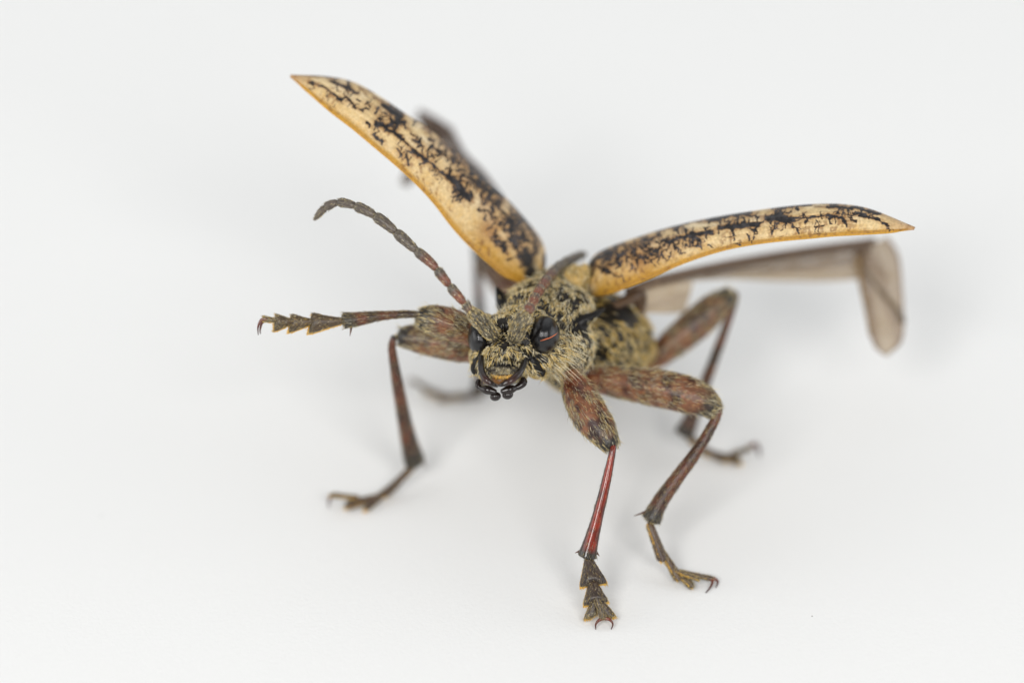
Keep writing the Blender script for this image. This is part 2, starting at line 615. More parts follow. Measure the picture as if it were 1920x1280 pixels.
keepH0 = bald([(926, 642, 0.0, 12), (968, 644, 0.0, 12), (978, 622, 0.0, 12), (944, 603, .1, 10), (936, 606, .1, 8), (956, 600, .2, 7), (982, 640, 0.1, 9), (922, 668, -.2, 6), (962, 672, -.3, 6), (1014, 698, 0.5, 13),
               (889, 690, .4, 11), (1000, 655, .4, 8), (945, 700, -.2, 14)])


def keepH(p, n):
    x, y, d = pix(p)
    g_ = np.zeros(len(p))
    for pts, w in GROOVES:
        g_ = np.maximum(g_, streak(x, y, pts, w * 0.75))
    return keepH0(p, n) * (1 - np.clip(g_ * 1.6, 0, 0.99)) * np.clip(noise3(p, 4.2, 31, 2) * 5 - 1.3, 0.1, 1) * clump(p, 41) * (y < 712)


def hflow(p, n):
    x, y, d = pix(p)
    dx, dy = x - 948, y - 636
    f = RIGHT * (dx * 0.6)[:, None] - UP * (dy + 12)[:, None] + FWD * 6
    return f


def hlen(p):
    x, y, d = pix(p)
    return np.where(y > 650, 0.26, 0.2) + np.where((x > 1000) & (y > 650), 0.06, 0)


bx = np.array([(1044 + RNG.normal() * 9, 664 + RNG.normal() * 26, 0) for _ in range(120)])
pp, pn = sample(hv, hf, 6000)
x, y, d = pix(pp)
k = (x > 1030) & (y > 640) & (y < 712) & (d < 1.9)
pp, pn = pp[k][:52], pn[k][:52]
bd = RIGHT * 0.95 - UP * (0.25 + (pix(pp)[1] - 640) / 70)[:, None] - FWD * 0.45 + RNG.normal(size=(len(pp), 3)) * 0.14
bristle = strands(pp, bd, bd - UP * 0.1, RNG.uniform(0.6, 1.05, len(pp)), 0.0088, hair_tint(len(pp), (2, 1, 0, 6)) * 1.15)
wisp_p = P(RNG.uniform(936, 960, 26), RNG.uniform(590, 602, 26), RNG.uniform(0.9, 1.5, 26))
wd = UP + RIGHT * RNG.normal(-0.25, 0.3, 26)[:, None] + RNG.normal(size=(26, 3)) * 0.1
wisp = strands(wisp_p, wd, wd - RIGHT * 0.35, RNG.uniform(0.35, 0.6, 26), 0.007, hair_tint(26, (1, 0, 0, 5)))
hair_object('setae', head, [coat(hv, hf, 30000, hflow, hlen, 0.0095, 0.36, 0.36, (6, 3, 3, 3), keepH), bristle, wisp], M_HAIR)

# compound eyes
v, f = ell(1019, 628, 0.48, 31, 36.5, 39, -8)
x, y, d = pix(v)
notch = np.exp(-((x - 988) ** 2 + (y - 618) ** 2) / 15 ** 2)
v = v + (RIGHT * 0.05)[None] * notch[:, None]
eye = build('eye', v, f, M_EYE, head)
e2v, e2f = ell(900, 635, 0.66, 23.5, 34, 38, 6)
eye2 = build('eye', e2v, e2f, M_EYE, head)
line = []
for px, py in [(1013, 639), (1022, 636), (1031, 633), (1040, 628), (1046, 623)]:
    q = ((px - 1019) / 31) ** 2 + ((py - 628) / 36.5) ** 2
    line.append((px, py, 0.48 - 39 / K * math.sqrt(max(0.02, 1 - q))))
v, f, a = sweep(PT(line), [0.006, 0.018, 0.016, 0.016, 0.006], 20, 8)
build('eye_reflection', v, f, M_REFLECTION, head)  # orange reflection across the eye, modelled as a thin coloured tube

# upper lip with golden fringe
lv, lf, a = sweep(PT([(919, 694, -0.32), (930, 696, -0.47), (944, 697, -0.52), (958, 696, -0.46), (969, 694, -0.32)]), [0.12, 0.17, 0.19, 0.17, 0.12], 30, 16)
lab = build('upper_lip', lv, lf, M_CUT, head, col=np.array((0.020, 0.015, 0.012)))
mv, mf, a = sweep(PT([(924, 709, -0.22), (935, 713, -0.3), (946, 713, -0.3), (958, 709, -0.22)]), [0.07, 0.15, 0.15, 0.07], 20, 12)
build('mouth_membrane', mv, mf, M_CUT, head, col=np.array((0.17, 0.075, 0.02)))
n = 260
rp = P(RNG.uniform(920, 968, n), 706 + RNG.normal(0, 1.2, n), -0.70)
rp = rp + UP * ((np.abs(pix(rp)[0] - 944) / 24) ** 2 * 0.12)[:, None] + FWD * ((np.abs(pix(rp)[0] - 944) / 24) ** 2 * 0.25)[:, None]
dd = -UP * 0.9 - FWD * 0.1 + RNG.normal(size=(n, 3)) * 0.3
fr = strands(rp, dd, dd, RNG.uniform(0.06, 0.12, n), 0.012, hair_tint(n, (1, 6, 2, 0)) * np.array((1.05, 0.9, 0.7)))
n = 260
fx = RNG.uniform(-1, 1, n)
rp = P(944 + fx * 22, RNG.uniform(688, 700, n), -0.72 + 0.28 * fx ** 2)
dd = UP * 0.25 + RIGHT * (fx * 0.8)[:, None] - UP * 0.6 - FWD * 0.2 + RNG.normal(size=(n, 3)) * 0.2
fan = strands(rp, dd, dd, RNG.uniform(0.08, 0.16, n), 0.009, hair_tint(n, (1, 0, 5, 1)) * 0.8)
hair_object('setae', lab, [fr, fan], M_HAIR)

# jaws
for pts, r in (
    ([(985, 673, -0.02), (980, 688, -0.28), (972, 701, -0.52), (958, 713, -0.66), (944, 720, -0.68), (934, 723, -0.64)], [0.10, 0.11, 0.12, 0.12, 0.09, 0.03]),
    ([(902, 668, -0.02), (902, 686, -0.28), (905, 702, -0.5), (913, 713, -0.62), (923, 720, -0.62), (933, 725, -0.56)], [0.09, 0.11, 0.12, 0.12, 0.09, 0.03]),
):
    v, f, a = sweep(PT(pts), r, 40, 14)
    build('mandible', v, f, M_SHINE, head, col=mixc(BLACK * 1.2, np.array((0.035, 0.012, 0.008)), np.exp(-((a - 0.6) / 0.15) ** 2)))
# feelers under the jaws
for segs in (
    [[(980, 708, 0.0), (982, 716, -0.05), (976, 722, -0.1), (968, 727, -0.15)], [(968, 727, -0.15), (956, 730, -0.2), (940, 734, -0.25)], [(962, 728, 0.0), (957, 735, -0.05), (952, 742, -0.1)]],
    [[(898, 712, 0.05), (896, 721, 0.0), (900, 728, -0.05)], [(901, 728, -0.05), (914, 731, -0.15), (930, 735, -0.2)], [(922, 732, 0.0), (928, 738, -0.02), (929, 745, -0.05)]],
):
    rads = [[0.08, 0.13, 0.13, 0.10], [0.09, 0.16, 0.09], [0.06, 0.08, 0.08]]
    pr = [sweep(PT(s), (rads[i] if len(s) == len(rads[i]) else [0.07, 0.10, 0.09]), 20, 12) for i, s in enumerate(segs)]
    tip = segs[2][-1]
    pr.append(ell(tip[0], tip[1] - 2, tip[2] - 0.05, 10.5, 8.5, 9, 12))
    v, f = joined(pr)
    build('palp', v, f, M_SHINE, head, col=np.array((0.012, 0.007, 0.006)))

# ---- antennae
JOINT = [0.75, 1.0, 1.05, 0.95]


def antenna(pts, cuts, widths, reds):
    root = empty('antenna', beetle)
    C = catmull(PT(pts), 400)
    ln = np.concatenate([[0], np.cumsum(np.linalg.norm(np.diff(C, axis=0), axis=1))])
    ln /= ln[-1]
    hs = []
    for i, (a, b_) in enumerate(zip(cuts[:-1], cuts[1:])):
        u = np.linspace(a + 0.002, b_ - 0.001, 8)
        pp = np.stack([np.interp(u, ln, C[:, j]) for j in range(3)], 1)
        w = widths[i] / K / 2 * 1.12
        prof = np.array([0.62, 0.84, 0.92, 0.98, 1.03, 1.06, 1.06, 0.8]) if 1 <= i < len(widths) - 1 else (np.array([0.7, 0.92, 1, 1.02, 1.06, 1.1, 1.0, 0.7]) if i == 0 else np.array([0.8, 1, 1, 0.95, 0.85, 0.7, 0.5, 0.15]))
        v, f, al = sweep(pp, w * prof, 26, 14)
        base = mixc(np.array((0.095, 0.075, 0.060)), np.array((0.20, 0.050, 0.022)), np.array(reds[i])) if i else np.array((0.05, 0.042, 0.028))
        col = mixc(base, np.array((0.085, 0.070, 0.056)) if i else np.array((0.04, 0.034, 0.024)), np.clip((al - 0.45) * 3, 0, 1))
        build('antenna_segment', v, f, M_LEG, root, col=col)
        ax = unit(pp[-1] - pp[0])
        nh = int((650 if i == 0 else 210) * (b_ - a) / 0.1)
        hs.append(coat(v, f, nh, lambda p, n, ax=ax: np.tile(ax, (len(p), 1)), 0.2 if i < 2 else 0.13, 0.0095 if i < 3 else 0.006, 0.16 if i else 0.08, 0.12 if i else 0.07, (1, 0, 8, 0.4) if i else (3, 1, 6, 0.5)))
    hair_object('setae', root, hs, M_HAIR)
    return root


antenna([(930, 636, 0.0), (905, 607, -0.35), (880, 580, -0.6), (868, 566, -0.65), (840, 532, -0.6), (812, 497, -0.5), (781, 470, -0.3), (751, 443, -0.1), (715, 413, 0.1), (678, 391, 0.4), (640, 380, 0.8), (612, 388, 1.1), (588, 413, 1.4)],
        [0, 0.160, 0.195, 0.285, 0.365, 0.475, 0.585, 0.690, 0.785, 0.865, 0.925, 1.0], [25, 16, 16, 16, 17, 18, 18, 17, 15.5, 14.5, 13], [0, .25, .75, .65, .55, 0.0, 0, 0, 0, 0, 0])
antenna([(963, 638, -0.1), (975, 610, -0.6), (989, 586, -0.75), (994, 575, -0.6), (1006, 553, 0.2), (1020, 532, 1.2), (1040, 508, 2.6), (1058, 494, 3.6), (1078, 483, 4.6), (1099, 475, 5.6)],
        [0, 0.150, 0.185, 0.285, 0.375, 0.49, 0.60, 0.705, 0.80, 0.875, 0.935, 1.0], [27, 18, 17, 17, 18, 19, 19, 18, 16, 15, 13], [0, .6, .85, .75, .65, 0.3, 0, 0, 0, 0, 0])

# ---- wing cases


def elytron(lat, upe, dlat, strokes, speck, amber, shoulder, side, seed, NS=460, NT=120):
    rng = np.random.default_rng(seed)
    lat = catmull(np.array(lat, float), NS)
    upe = catmull(np.array(upe, float), NS)
    s = np.linspace(0, 1, NS)
    d0 = np.interp(s, [q[0] for q in dlat], [q[1] for q in dlat])
    d0 = np.convolve(np.pad(d0, 20, mode='edge'), np.ones(41) / 41, 'valid')
    T = np.linspace(0, 1.35, NT)
    w = np.linalg.norm(upe - lat, axis=1)
    t1 = np.minimum(T, 1.0)
    back = np.clip((T - 1) / 0.35, 0, 1)
    tt = np.where(T <= 1, np.sin(t1 * math.pi / 2) * 0.45 + t1 * 0.55, 1 - 0.35 * back ** 1.6)
    xy = lat[:, None] * (1 - tt)[None, :, None] + upe[:, None] * tt[None, :, None]
    dd = d0[:, None] + (w[:, None] / K) * (0.15 * t1 + 0.85 * t1 ** 2.4 + 1.1 * back ** 0.8)[None, :]
    # longitudinal ribs and the soft dent by the shoulder
    rib = np.zeros((NS, NT))
    for tr in (0.34, 0.62, 0.86):
        rib += 0.035 * np.exp(-((T[None] - tr) / 0.03) ** 2) * np.clip(np.minimum(s * 6, (1 - s) * 5), 0, 1)[:, None]
    ax_, ay_, ar_ = amber
    dent = np.exp(-(((xy[..., 0] - ax_) ** 2 + (xy[..., 1] - ay_) ** 2) / ar_ ** 2))
    rim = 0.07 * np.exp(-(T / 0.035) ** 2)[None] - 0.05 * np.exp(-((T - 0.10) / 0.05) ** 2)[None]
    dd = dd - rib + dent * 0.12 - rim * np.clip(w / 60, 0, 1)[:, None]
    V = P(xy[..., 0], xy[..., 1], dd)
    grain = (noise3(V, 5.0, seed, 3) - 0.5) * 0.03
    V = V + FWD * grain[..., None]
    X, Y = xy[..., 0].copy(), xy[..., 1].copy()
    nx = (noise3(np.stack([X, Y, X * 0], -1), 0.16, seed + 1, 2) - 0.5) * 9
    ny = (noise3(np.stack([X, Y, X * 0], -1), 0.16, seed + 2, 2) - 0.5) * 9
    Xw, Yw = X + nx, Y + ny
    dark = np.zeros_like(X)
    grey = np.zeros_like(X)

    def paint(p0, p1, w0, w1, k=1.0):
        m = (X > min(p0[0], p1[0]) - 22) & (X < max(p0[0], p1[0]) + 22) & (Y > min(p0[1], p1[1]) - 22) & (Y < max(p0[1], p1[1]) + 22)
        if not m.any():
            return
        dx, dy = p1[0] - p0[0], p1[1] - p0[1]
        t = np.clip(((Xw[m] - p0[0]) * dx + (Yw[m] - p0[1]) * dy) / (dx * dx + dy * dy + 1e-6), 0, 1)
        q = np.hypot(Xw[m] - p0[0] - t * dx, Yw[m] - p0[1] - t * dy)
        ww = w0 + (w1 - w0) * t
        dark[m] = np.maximum(dark[m], k * np.clip((1.3 - q / np.maximum(ww * 0.85, 0.5)) * 1.5, 0, 1))

    def twig(p, ang, ln, wd, depth=0):
        p = np.array(p, float)
        for _ in range(max(2, int(ln / 5))):
            ang += rng.normal() * 0.45
            q = p + 5 * np.array([math.cos(ang), math.sin(ang)])
            paint(p, q, wd, wd * 0.85)
            wd *= 0.87
            p = q
            if depth < 2 and rng.random() < 0.32:
                twig(p, ang + rng.choice([-1, 1]) * rng.uniform(0.5, 1.1), ln * 0.5, wd * 0.8, depth + 1)

    for pts, wd, nb, bl in strokes:
        pts = np.array(pts, float)
        for a_, b_ in zip(pts[:-1], pts[1:]):
            paint(a_, b_, wd, wd)
            L = np.linalg.norm(b_ - a_)
            dirn = math.atan2(*(b_ - a_)[::-1])
            for _ in range(int(nb * L / 30 + rng.random())):
                twig(a_ + (b_ - a_) * rng.random(), dirn + rng.choice([-1, 1]) * rng.uniform(1.0, 1.9), bl * rng.uniform(0.5, 1.3), max(1.2, wd * rng.uniform(0.35, 0.6)))
    for sx, sy, sr, dens in speck:
        for _ in range(dens):
            q = (sx + rng.normal() * sr, sy + rng.normal() * sr * 0.7)
            twig(q, rng.uniform(0, 6.28), rng.uniform(4, 11), rng.uniform(1.4, 3.0), 1)
    # upper flank: same mottling, thickened to paint in shade where it turns away
    fl = noise3(V, 2.4, seed + 5, 3)
    dark = np.maximum(dark, np.clip((fl - 0.50) * 9, 0, 1) * np.clip((T - 0.80) * 6, 0, 1)[None])
    tan = np.array((0.62, 0.46, 0.235))
    ochre = np.array((0.53, 0.30, 0.055))
    orange = np.array((0.50, 0.26, 0.03))
    bs = np.clip(1 - s * 2.4, 0, 1)[:, None]
    lowside = np.clip(1 - T[None] / 0.5, 0, 1)
    n2 = noise3(V, 1.6, seed + 7, 3)
    n3 = noise3(V, 7.0, seed + 8, 2)
    col = mixc(tan, ochre, np.clip(lowside * 0.5 + bs * 1.0 - 0.12 + (n2 - 0.5) * 1.2 + (n3 - 0.5) * 0.9, 0, 1))
    col = mixc(col, np.array((0.76, 0.65, 0.44)), np.clip((n2 - 0.48) * 4, 0, 0.75) * np.clip(T * 2 - .3, 0, 1)[None])
    col = mixc(col, orange, np.clip(1.3 - T[None] / 0.055, 0, 1) * np.ones((NS, 1)))
    col = mixc(col, orange * 0.85, np.clip(lowside * bs * 1.6, 0, 0.75))
    col = mixc(col, np.array((0.26, 0.10, 0.015)), dent * 0.75)
    col = mixc(col, np.array((0.30, 0.13, 0.05)), np.clip((s[:, None] - 0.93) * 10, 0, 0.7) * np.ones((1, NT)))
    pit = np.clip((noise3(V, 9.0, seed + 12, 2) - 0.56) * 9, 0, 1) * np.clip((noise3(V, 1.3, seed + 13, 2) - 0.38) * 5, 0, 1)
    col = mixc(col, np.array((0.20, 0.09, 0.03)), pit * 0.65)
    dk = np.clip(dark * 1.25, 0, 1)
    col = mixc(col, np.array((0.26, 0.12, 0.035)), np.clip(dark * 2.0, 0, 0.8) * (dk < 0.9))
    inkc = mixc(np.array((0.010, 0.008, 0.008)), np.array((0.045, 0.040, 0.042)), np.clip((n3 - 0.45) * 3, 0, 1))
    col = col * (1 - dk[..., None]) + inkc * dk[..., None]
    soft = dark.copy()
    for _ in range(3):
        soft = (np.roll(soft, 4, 0) + np.roll(soft, -4, 0) + np.roll(soft, 2, 1) + np.roll(soft, -2, 1) + soft) / 5
    col = mixc(col, np.array((0.30, 0.15, 0.05)), np.clip(soft * 1.5, 0, 0.72) * (1 - dk))
    for hx, hy, hr in shoulder:
        k = np.clip(1.5 - np.hypot((Xw - hx), (Yw - hy)) / hr, 0, 1)
        col = mixc(col, BLACK * 1.3, k)
    f = []
    for i in range(NS - 1):
        for j in range(NT - 1):
            a_, b_, c_, e_ = i * NT + j, i * NT + j + 1, (i + 1) * NT + j + 1, (i + 1) * NT + j
            f.append((a_, e_, c_, b_) if side > 0 else (a_, b_, c_, e_))
    o = build('elytron', V.reshape(-1, 3), f, M_ELY, beetle, col=col.reshape(-1, 3))
    m = o.modifiers.new('thickness', 'SOLIDIFY')
    m.thickness = 0.07
    m.offset = -1
    # thickened margin
    idx = np.linspace(6, NS - 1, 60).astype(int)
    v, f, a = sweep(V[idx, 0], np.where(np.linspace(0, 1, 60) < 0.95, 0.036, 0.016), 120, 10)
    mg = build('margin', v, f, M_ELY, o, col=np.array((0.52, 0.28, 0.035)))
    # downy hairs
    sub = [(i * NT + j) for i in range(0, NS, 4) for j in range(0, NT, 4)]
    V4 = V[::4, ::4]
    n4s, n4t = V4.shape[:2]
    f4 = []
    for i in range(n4s - 1):
        for j in range(n4t - 1):
            q = (i * n4t + j, i * n4t + j + 1, (i + 1) * n4t + j + 1, (i + 1) * n4t + j)
            f4.append(q if side < 0 else q[::-1])
    dirv = unit(V[-1, 0] - V[0, 0])
    hs = coat(V4.reshape(-1, 3), f4, 9000, lambda p, n: np.tile(dirv, (len(p), 1)), 0.14, 0.0065, 0.22, 0.25, (5, 3, 1, 2))
    hair_object('setae', o, [hs], M_HAIR)
    return o


left = elytron(
    [(990, 529), (976, 528), (946, 517), (914, 491), (881, 461), (848, 425), (815, 382), (782, 346), (743, 310), (704, 277), (661, 241), (618, 208), (580, 175), (545, 145)],
    [(996, 527), (1016, 508), (1020, 482), (1011, 450), (979, 409), (940, 367), (893, 324), (848, 285), (802, 245), (752, 212), (704, 180), (660, 157), (610, 147), (545, 144)],
    [(0, 3.6), (0.15, 2.9), (0.35, 2.1), (0.6, 1.6), (0.8, 1.7), (1, 2.6)],
    [
        ([(878, 372), (862, 356), (848, 340), (838, 334)], 7.5, 3.4, 18), ([(838, 334), (820, 318), (797, 301)], 2.4, 2.2, 14), ([(797, 301), (783, 291), (772, 282)], 5.0, 2.4, 18),
        ([(772, 282), (756, 264)], 1.8, 1, 10), ([(756, 262), (738, 252), (722, 243), (704, 233)], 5.0, 3.2, 18), ([(757, 235), (742, 228), (722, 240)], 4.5, 3.5, 14), ([(716, 200), (735, 212), (752, 222)], 6.0, 2.5, 10),
        ([(636, 188), (650, 186), (668, 205)], 2.4, 3.0, 15), ([(580, 156), (612, 168), (636, 188)], 1.8, 2.2, 8), ([(620, 155), (648, 166), (670, 178)], 3.4, 2, 8),
        ([(838, 268), (850, 290), (848, 306)], 3.6, 3.4, 14), ([(872, 300), (886, 318), (905, 338), (930, 365)], 3.8, 4.0, 16), ([(865, 330), (893, 345), (915, 365)], 3.0, 4.5, 16), ([(955, 380), (985, 420), (1000, 450)], 3.0, 3.5, 14),
        ([(805, 275), (830, 292)], 2.6, 4, 14), ([(700, 250), (716, 268)], 2.6, 1.5, 8), ([(762, 290), (766, 310)], 2.6, 2, 6), ([(745, 280), (752, 292)], 2.2, 2, 5), ([(926, 384), (950, 408), (965, 425)], 2.5, 3, 10),
    ],
    [(950, 420, 18, 32), (975, 455, 17, 38), (955, 460, 16, 16), (992, 480, 10, 18), (905, 402, 10, 7), (900, 352, 12, 14), (830, 290, 16, 14), (870, 320, 14, 16), (930, 375, 16, 18), (970, 415, 14, 18), (735, 225, 14, 10), (690, 205, 14, 6), (640, 172, 20, 7), (790, 270, 22, 11)],
    (915, 430, 22), [(988, 490, 12), (992, 508, 12), (999, 520, 10), (984, 478, 8)], 1, 41)
right = elytron(
    [(1116, 554), (1132, 552), (1155, 546), (1183, 535), (1228, 517), (1269, 498), (1321, 479), (1372, 465), (1424, 456), (1475, 450), (1520, 446), (1561, 442), (1615, 439), (1664, 436), (1714, 430)],
    [(1111, 548), (1103, 528), (1105, 502), (1118, 480), (1150, 464), (1190, 450), (1240, 434), (1295, 420), (1355, 408), (1420, 398), (1480, 390), (1535, 386), (1585, 387), (1636, 397), (1714, 429)],
    [(0, 3.6), (0.12, 2.8), (0.35, 1.7), (0.6, 0.9), (1, 0.4)],
    [
        ([(1255, 455), (1275, 447), (1300, 444), (1335, 437)], 5.2, 4.0, 13), ([(1349, 430), (1370, 427), (1395, 424), (1424, 422)], 5.2, 4.2, 14), ([(1440, 412), (1468, 412), (1486, 415)], 7.0, 4.2, 18), ([(1424, 422), (1440, 415)], 1.8, 2, 8),
        ([(1486, 412), (1550, 407)], 1.6, 1.0, 6), ([(1550, 406), (1580, 411)], 3.0, 3.0, 14), ([(1580, 411), (1588, 424)], 3.0, 1, 8), ([(1600, 402), (1640, 412), (1665, 424)], 2.4, 2.2, 8), ([(1528, 428), (1545, 424)], 2.2, 4, 8),
        ([(1222, 438), (1260, 428), (1300, 418)], 2.6, 2.2, 8), ([(1330, 420), (1370, 408), (1410, 402)], 3.0, 3.2, 10), ([(1450, 394), (1490, 390), (1520, 388)], 3.4, 2.4, 8), ([(1550, 391), (1610, 394), (1650, 405)], 3.2, 2.4, 6),
        ([(1470, 412), (1500, 436)], 2.2, 1.6, 10), ([(1455, 420), (1448, 438)], 2.4, 2.0, 8), ([(1375, 430), (1377, 450)], 2.2, 1.5, 6), ([(1180, 462), (1200, 455), (1230, 450)], 2.0, 2.2, 8), ([(1118, 490), (1130, 484), (1150, 476)], 4, 3, 8),
    ],
    [(1180, 478, 16, 26), (1215, 470, 16, 24), (1145, 485, 12, 22), (1130, 505, 9, 8), (1245, 462, 14, 18), (1290, 430, 14, 12), (1380, 412, 16, 10), (1490, 400, 20, 8), (1560, 398, 22, 8), (1300, 455, 18, 14), (1400, 440, 20, 7), (1170, 510, 22, 9)],
    (1200, 487, 24), [(1107, 512, 8), (1110, 494, 8)], -1, 57)
left['label'] = 'long mottled wing case raised steeply over the antenna'
right['label'] = 'mottled wing case spread out over the folded hind wing'

# ---- hind wings


def sheet(top, bot, nt=20, ns=70, wav=0.05, seed=1, cf=None):
    a, b_ = catmull(PT(top), ns), catmull(PT(bot), ns)
    t = np.linspace(0, 1, nt)
    V = a[:, None] * (1 - t)[None, :, None] + b_[:, None] * t[None, :, None]
    V = V + FWD * ((np.sin(t * math.pi * 5) * wav)[None, :, None] + (noise3(V, 0.8, seed, 2) - 0.5)[..., None] * 0.25)
    f = []
    for i in range(ns - 1):
        for j in range(nt - 1):
            f.append((i * nt + j, (i + 1) * nt + j, (i + 1) * nt + j + 1, i * nt + j + 1))
    S = np.repeat(np.linspace(0, 1, ns), nt)
    Tt = np.tile(t, ns)
    return V.reshape(-1, 3), f, S, Tt


PALE, SMOKE, UMBER = np.array((0.62, 0.50, 0.34)), np.array((0.20, 0.12, 0.06)), np.array((0.10, 0.06, 0.035))
M_VEIN = mat_tinted('wing_vein', 0.45, 0.1, 5.0, 0.3, 0.4)


def membrane(name, parent, top, bot, colf, seed):
    v, f, s, t = sheet(top, bot, seed=seed)
    o = build(name, v, f, M_WING, parent, col=colf(s, t))
    m = o.modifiers.new('thickness', 'SOLIDIFY')
    m.thickness = 0.012
    return o


def vein(parent, pts, r0, r1, col=UMBER):
    p = PT(pts)
    v, f, a = sweep(p, np.linspace(r0, r1, len(p)), 40, 8)
    return build('vein', v, f, M_VEIN, parent, col=col)


w1 = empty('hind_wing', beetle)
membrane('wing_membrane', w1,
         [(1175, 548, 4.60), (1235, 524, 5.25), (1340, 497, 6.80), (1450, 476, 8.00), (1550, 461, 8.20), (1640, 449, 8.20)],
         [(1180, 562, 4.90), (1235, 540, 5.65), (1340, 524, 7.30), (1450, 527, 8.50), (1540, 528, 8.60), (1612, 524, 8.50)],
         lambda s, t: mixc(SMOKE, PALE, np.clip(t * 1.4 - 0.3 + np.sin(t * 17 + s * 2) * 0.32 + np.sin(t * 41) * 0.12, 0, 1)), 3)
membrane('wing_membrane', w1,
         [(1606, 474, 8.20), (1612, 520, 8.00), (1622, 570, 7.70), (1630, 620, 7.40), (1640, 650, 7.25), (1658, 666, 7.20)],
         [(1664, 443, 8.60), (1686, 480, 8.40), (1693, 550, 8.10), (1696, 605, 7.70), (1690, 642, 7.40), (1664, 667, 7.25)],
         lambda s, t: mixc(PALE * 0.92, SMOKE * 1.3, np.clip(np.exp(-(t / 0.22) ** 2) * 1.0 + np.exp(-((t - 1) / 0.12) ** 2) * .7 + (1 - s) * 0.25 + np.exp(-((t - .3 - s * .7) / .16) ** 2) * .55 + np.sin(t * 30 + s * 5) * .08, 0, 1)), 4)
membrane('wing_membrane', w1,
         [(1190, 545, 5.00), (1230, 530, 5.60), (1270, 525, 6.40), (1300, 530, 7.00)],
         [(1205, 590, 5.60), (1222, 587, 5.80), (1258, 588, 6.48), (1285, 584, 6.95)],
         lambda s, t: mixc(PALE * 1.15, SMOKE * 1.6, np.clip(np.sin(t * 9 + s * 4) * 0.3, 0, 1)), 5)
vein(w1, [(1175, 548, 4.55), (1235, 524, 5.20), (1340, 498, 6.75), (1450, 477, 7.95), (1550, 461, 8.15), (1640, 449, 8.10)], 0.14, 0.08, np.array((0.17, 0.11, 0.07)))
vein(w1, [(1240, 530, 5.30), (1340, 508, 6.80), (1450, 487, 8.00), (1560, 468, 8.10), (1630, 456, 8.10)], 0.07, 0.14, np.array((0.13, 0.085, 0.055)))
vein(w1, [(1320, 520, 6.80), (1430, 508, 8.20), (1530, 500, 8.30), (1606, 490, 8.30)], 0.05, 0.05, np.array((0.30, 0.22, 0.15)))
vein(w1, [(1606, 474, 8.15), (1612, 520, 7.95), (1622, 570, 7.65), (1632, 630, 7.40)], 0.11, 0.05, np.array((0.22, 0.14, 0.06)))
vein(w1, [(1618, 500, 7.95), (1645, 538, 7.85), (1675, 572, 7.80), (1694, 604, 7.65)], 0.05, 0.12, np.array((0.13, 0.09, 0.05)))
vein(w1, [(1640, 449, 8.10), (1606, 476, 8.10)], 0.12, 0.12, np.array((0.10, 0.06, 0.035)))

vein(w1, [(1620, 478, 8.2), (1640, 500, 8.2), (1668, 520, 8.2), (1690, 552, 8.05)], 0.03, 0.02, np.array((0.22, 0.15, 0.09)))
vein(w1, [(1628, 560, 7.7), (1645, 600, 7.6), (1664, 632, 7.5)], 0.04, 0.015, np.array((0.25, 0.17, 0.10)))
vein(w1, [(1400, 512, 8.0), (1480, 510, 8.3), (1560, 512, 8.4), (1608, 508, 8.4)], 0.03, 0.03, np.array((0.32, 0.23, 0.15)))
w2 = empty('hind_wing', beetle)
membrane('wing_membrane', w2,
         [(1000, 478, 6.0), (950, 392, 7.6), (905, 330, 8.8), (868, 292, 9.7), (845, 252, 10.3), (822, 230, 10.6), (788, 212, 11)],
         [(965, 490, 6.2), (910, 410, 7.8), (870, 350, 9.0), (840, 310, 9.9), (820, 280, 10.4), (800, 255, 10.8), (780, 222, 11.2)],
         lambda s, t: mixc(SMOKE * 0.8, UMBER * 1.4, np.clip(s * 1.6 - .4, 0, 1)), 6)
membrane('wing_membrane', w2,
         [(846, 240, 10.6), (812, 280, 10.4), (780, 322, 10.2), (762, 350, 10.0)],
         [(800, 216, 11.0), (782, 260, 10.8), (762, 310, 10.5), (750, 344, 10.3)],
         lambda s, t: mixc(UMBER * 1.6, SMOKE, t), 7)
vein(w2, [(1000, 476, 5.95), (950, 390, 7.5), (905, 328, 8.7), (868, 290, 9.6), (845, 250, 10.2), (822, 230, 10.5), (786, 211, 10.9)], 0.12, 0.13, np.array((0.09, 0.06, 0.045)))
vein(w2, [(846, 240, 10.5), (812, 282, 10.3), (780, 322, 10.1), (762, 348, 9.9)], 0.14, 0.09, np.array((0.10, 0.065, 0.045)))
# membranous sinew where the wing joins the trunk
for pts, r in (([(1150, 575, 4.0), (1180, 560, 4.4), (1198, 555, 4.9), (1200, 590, 5.2)], [0.12, 0.22, 0.28, 0.15]),):
    v, f, a = sweep(PT(pts), r, 24, 12)
    build('wing_joint', v, f, M_CUT, trunk, col=np.array((0.10, 0.06, 0.035)))

# ---- legs
VIEW = -FWD


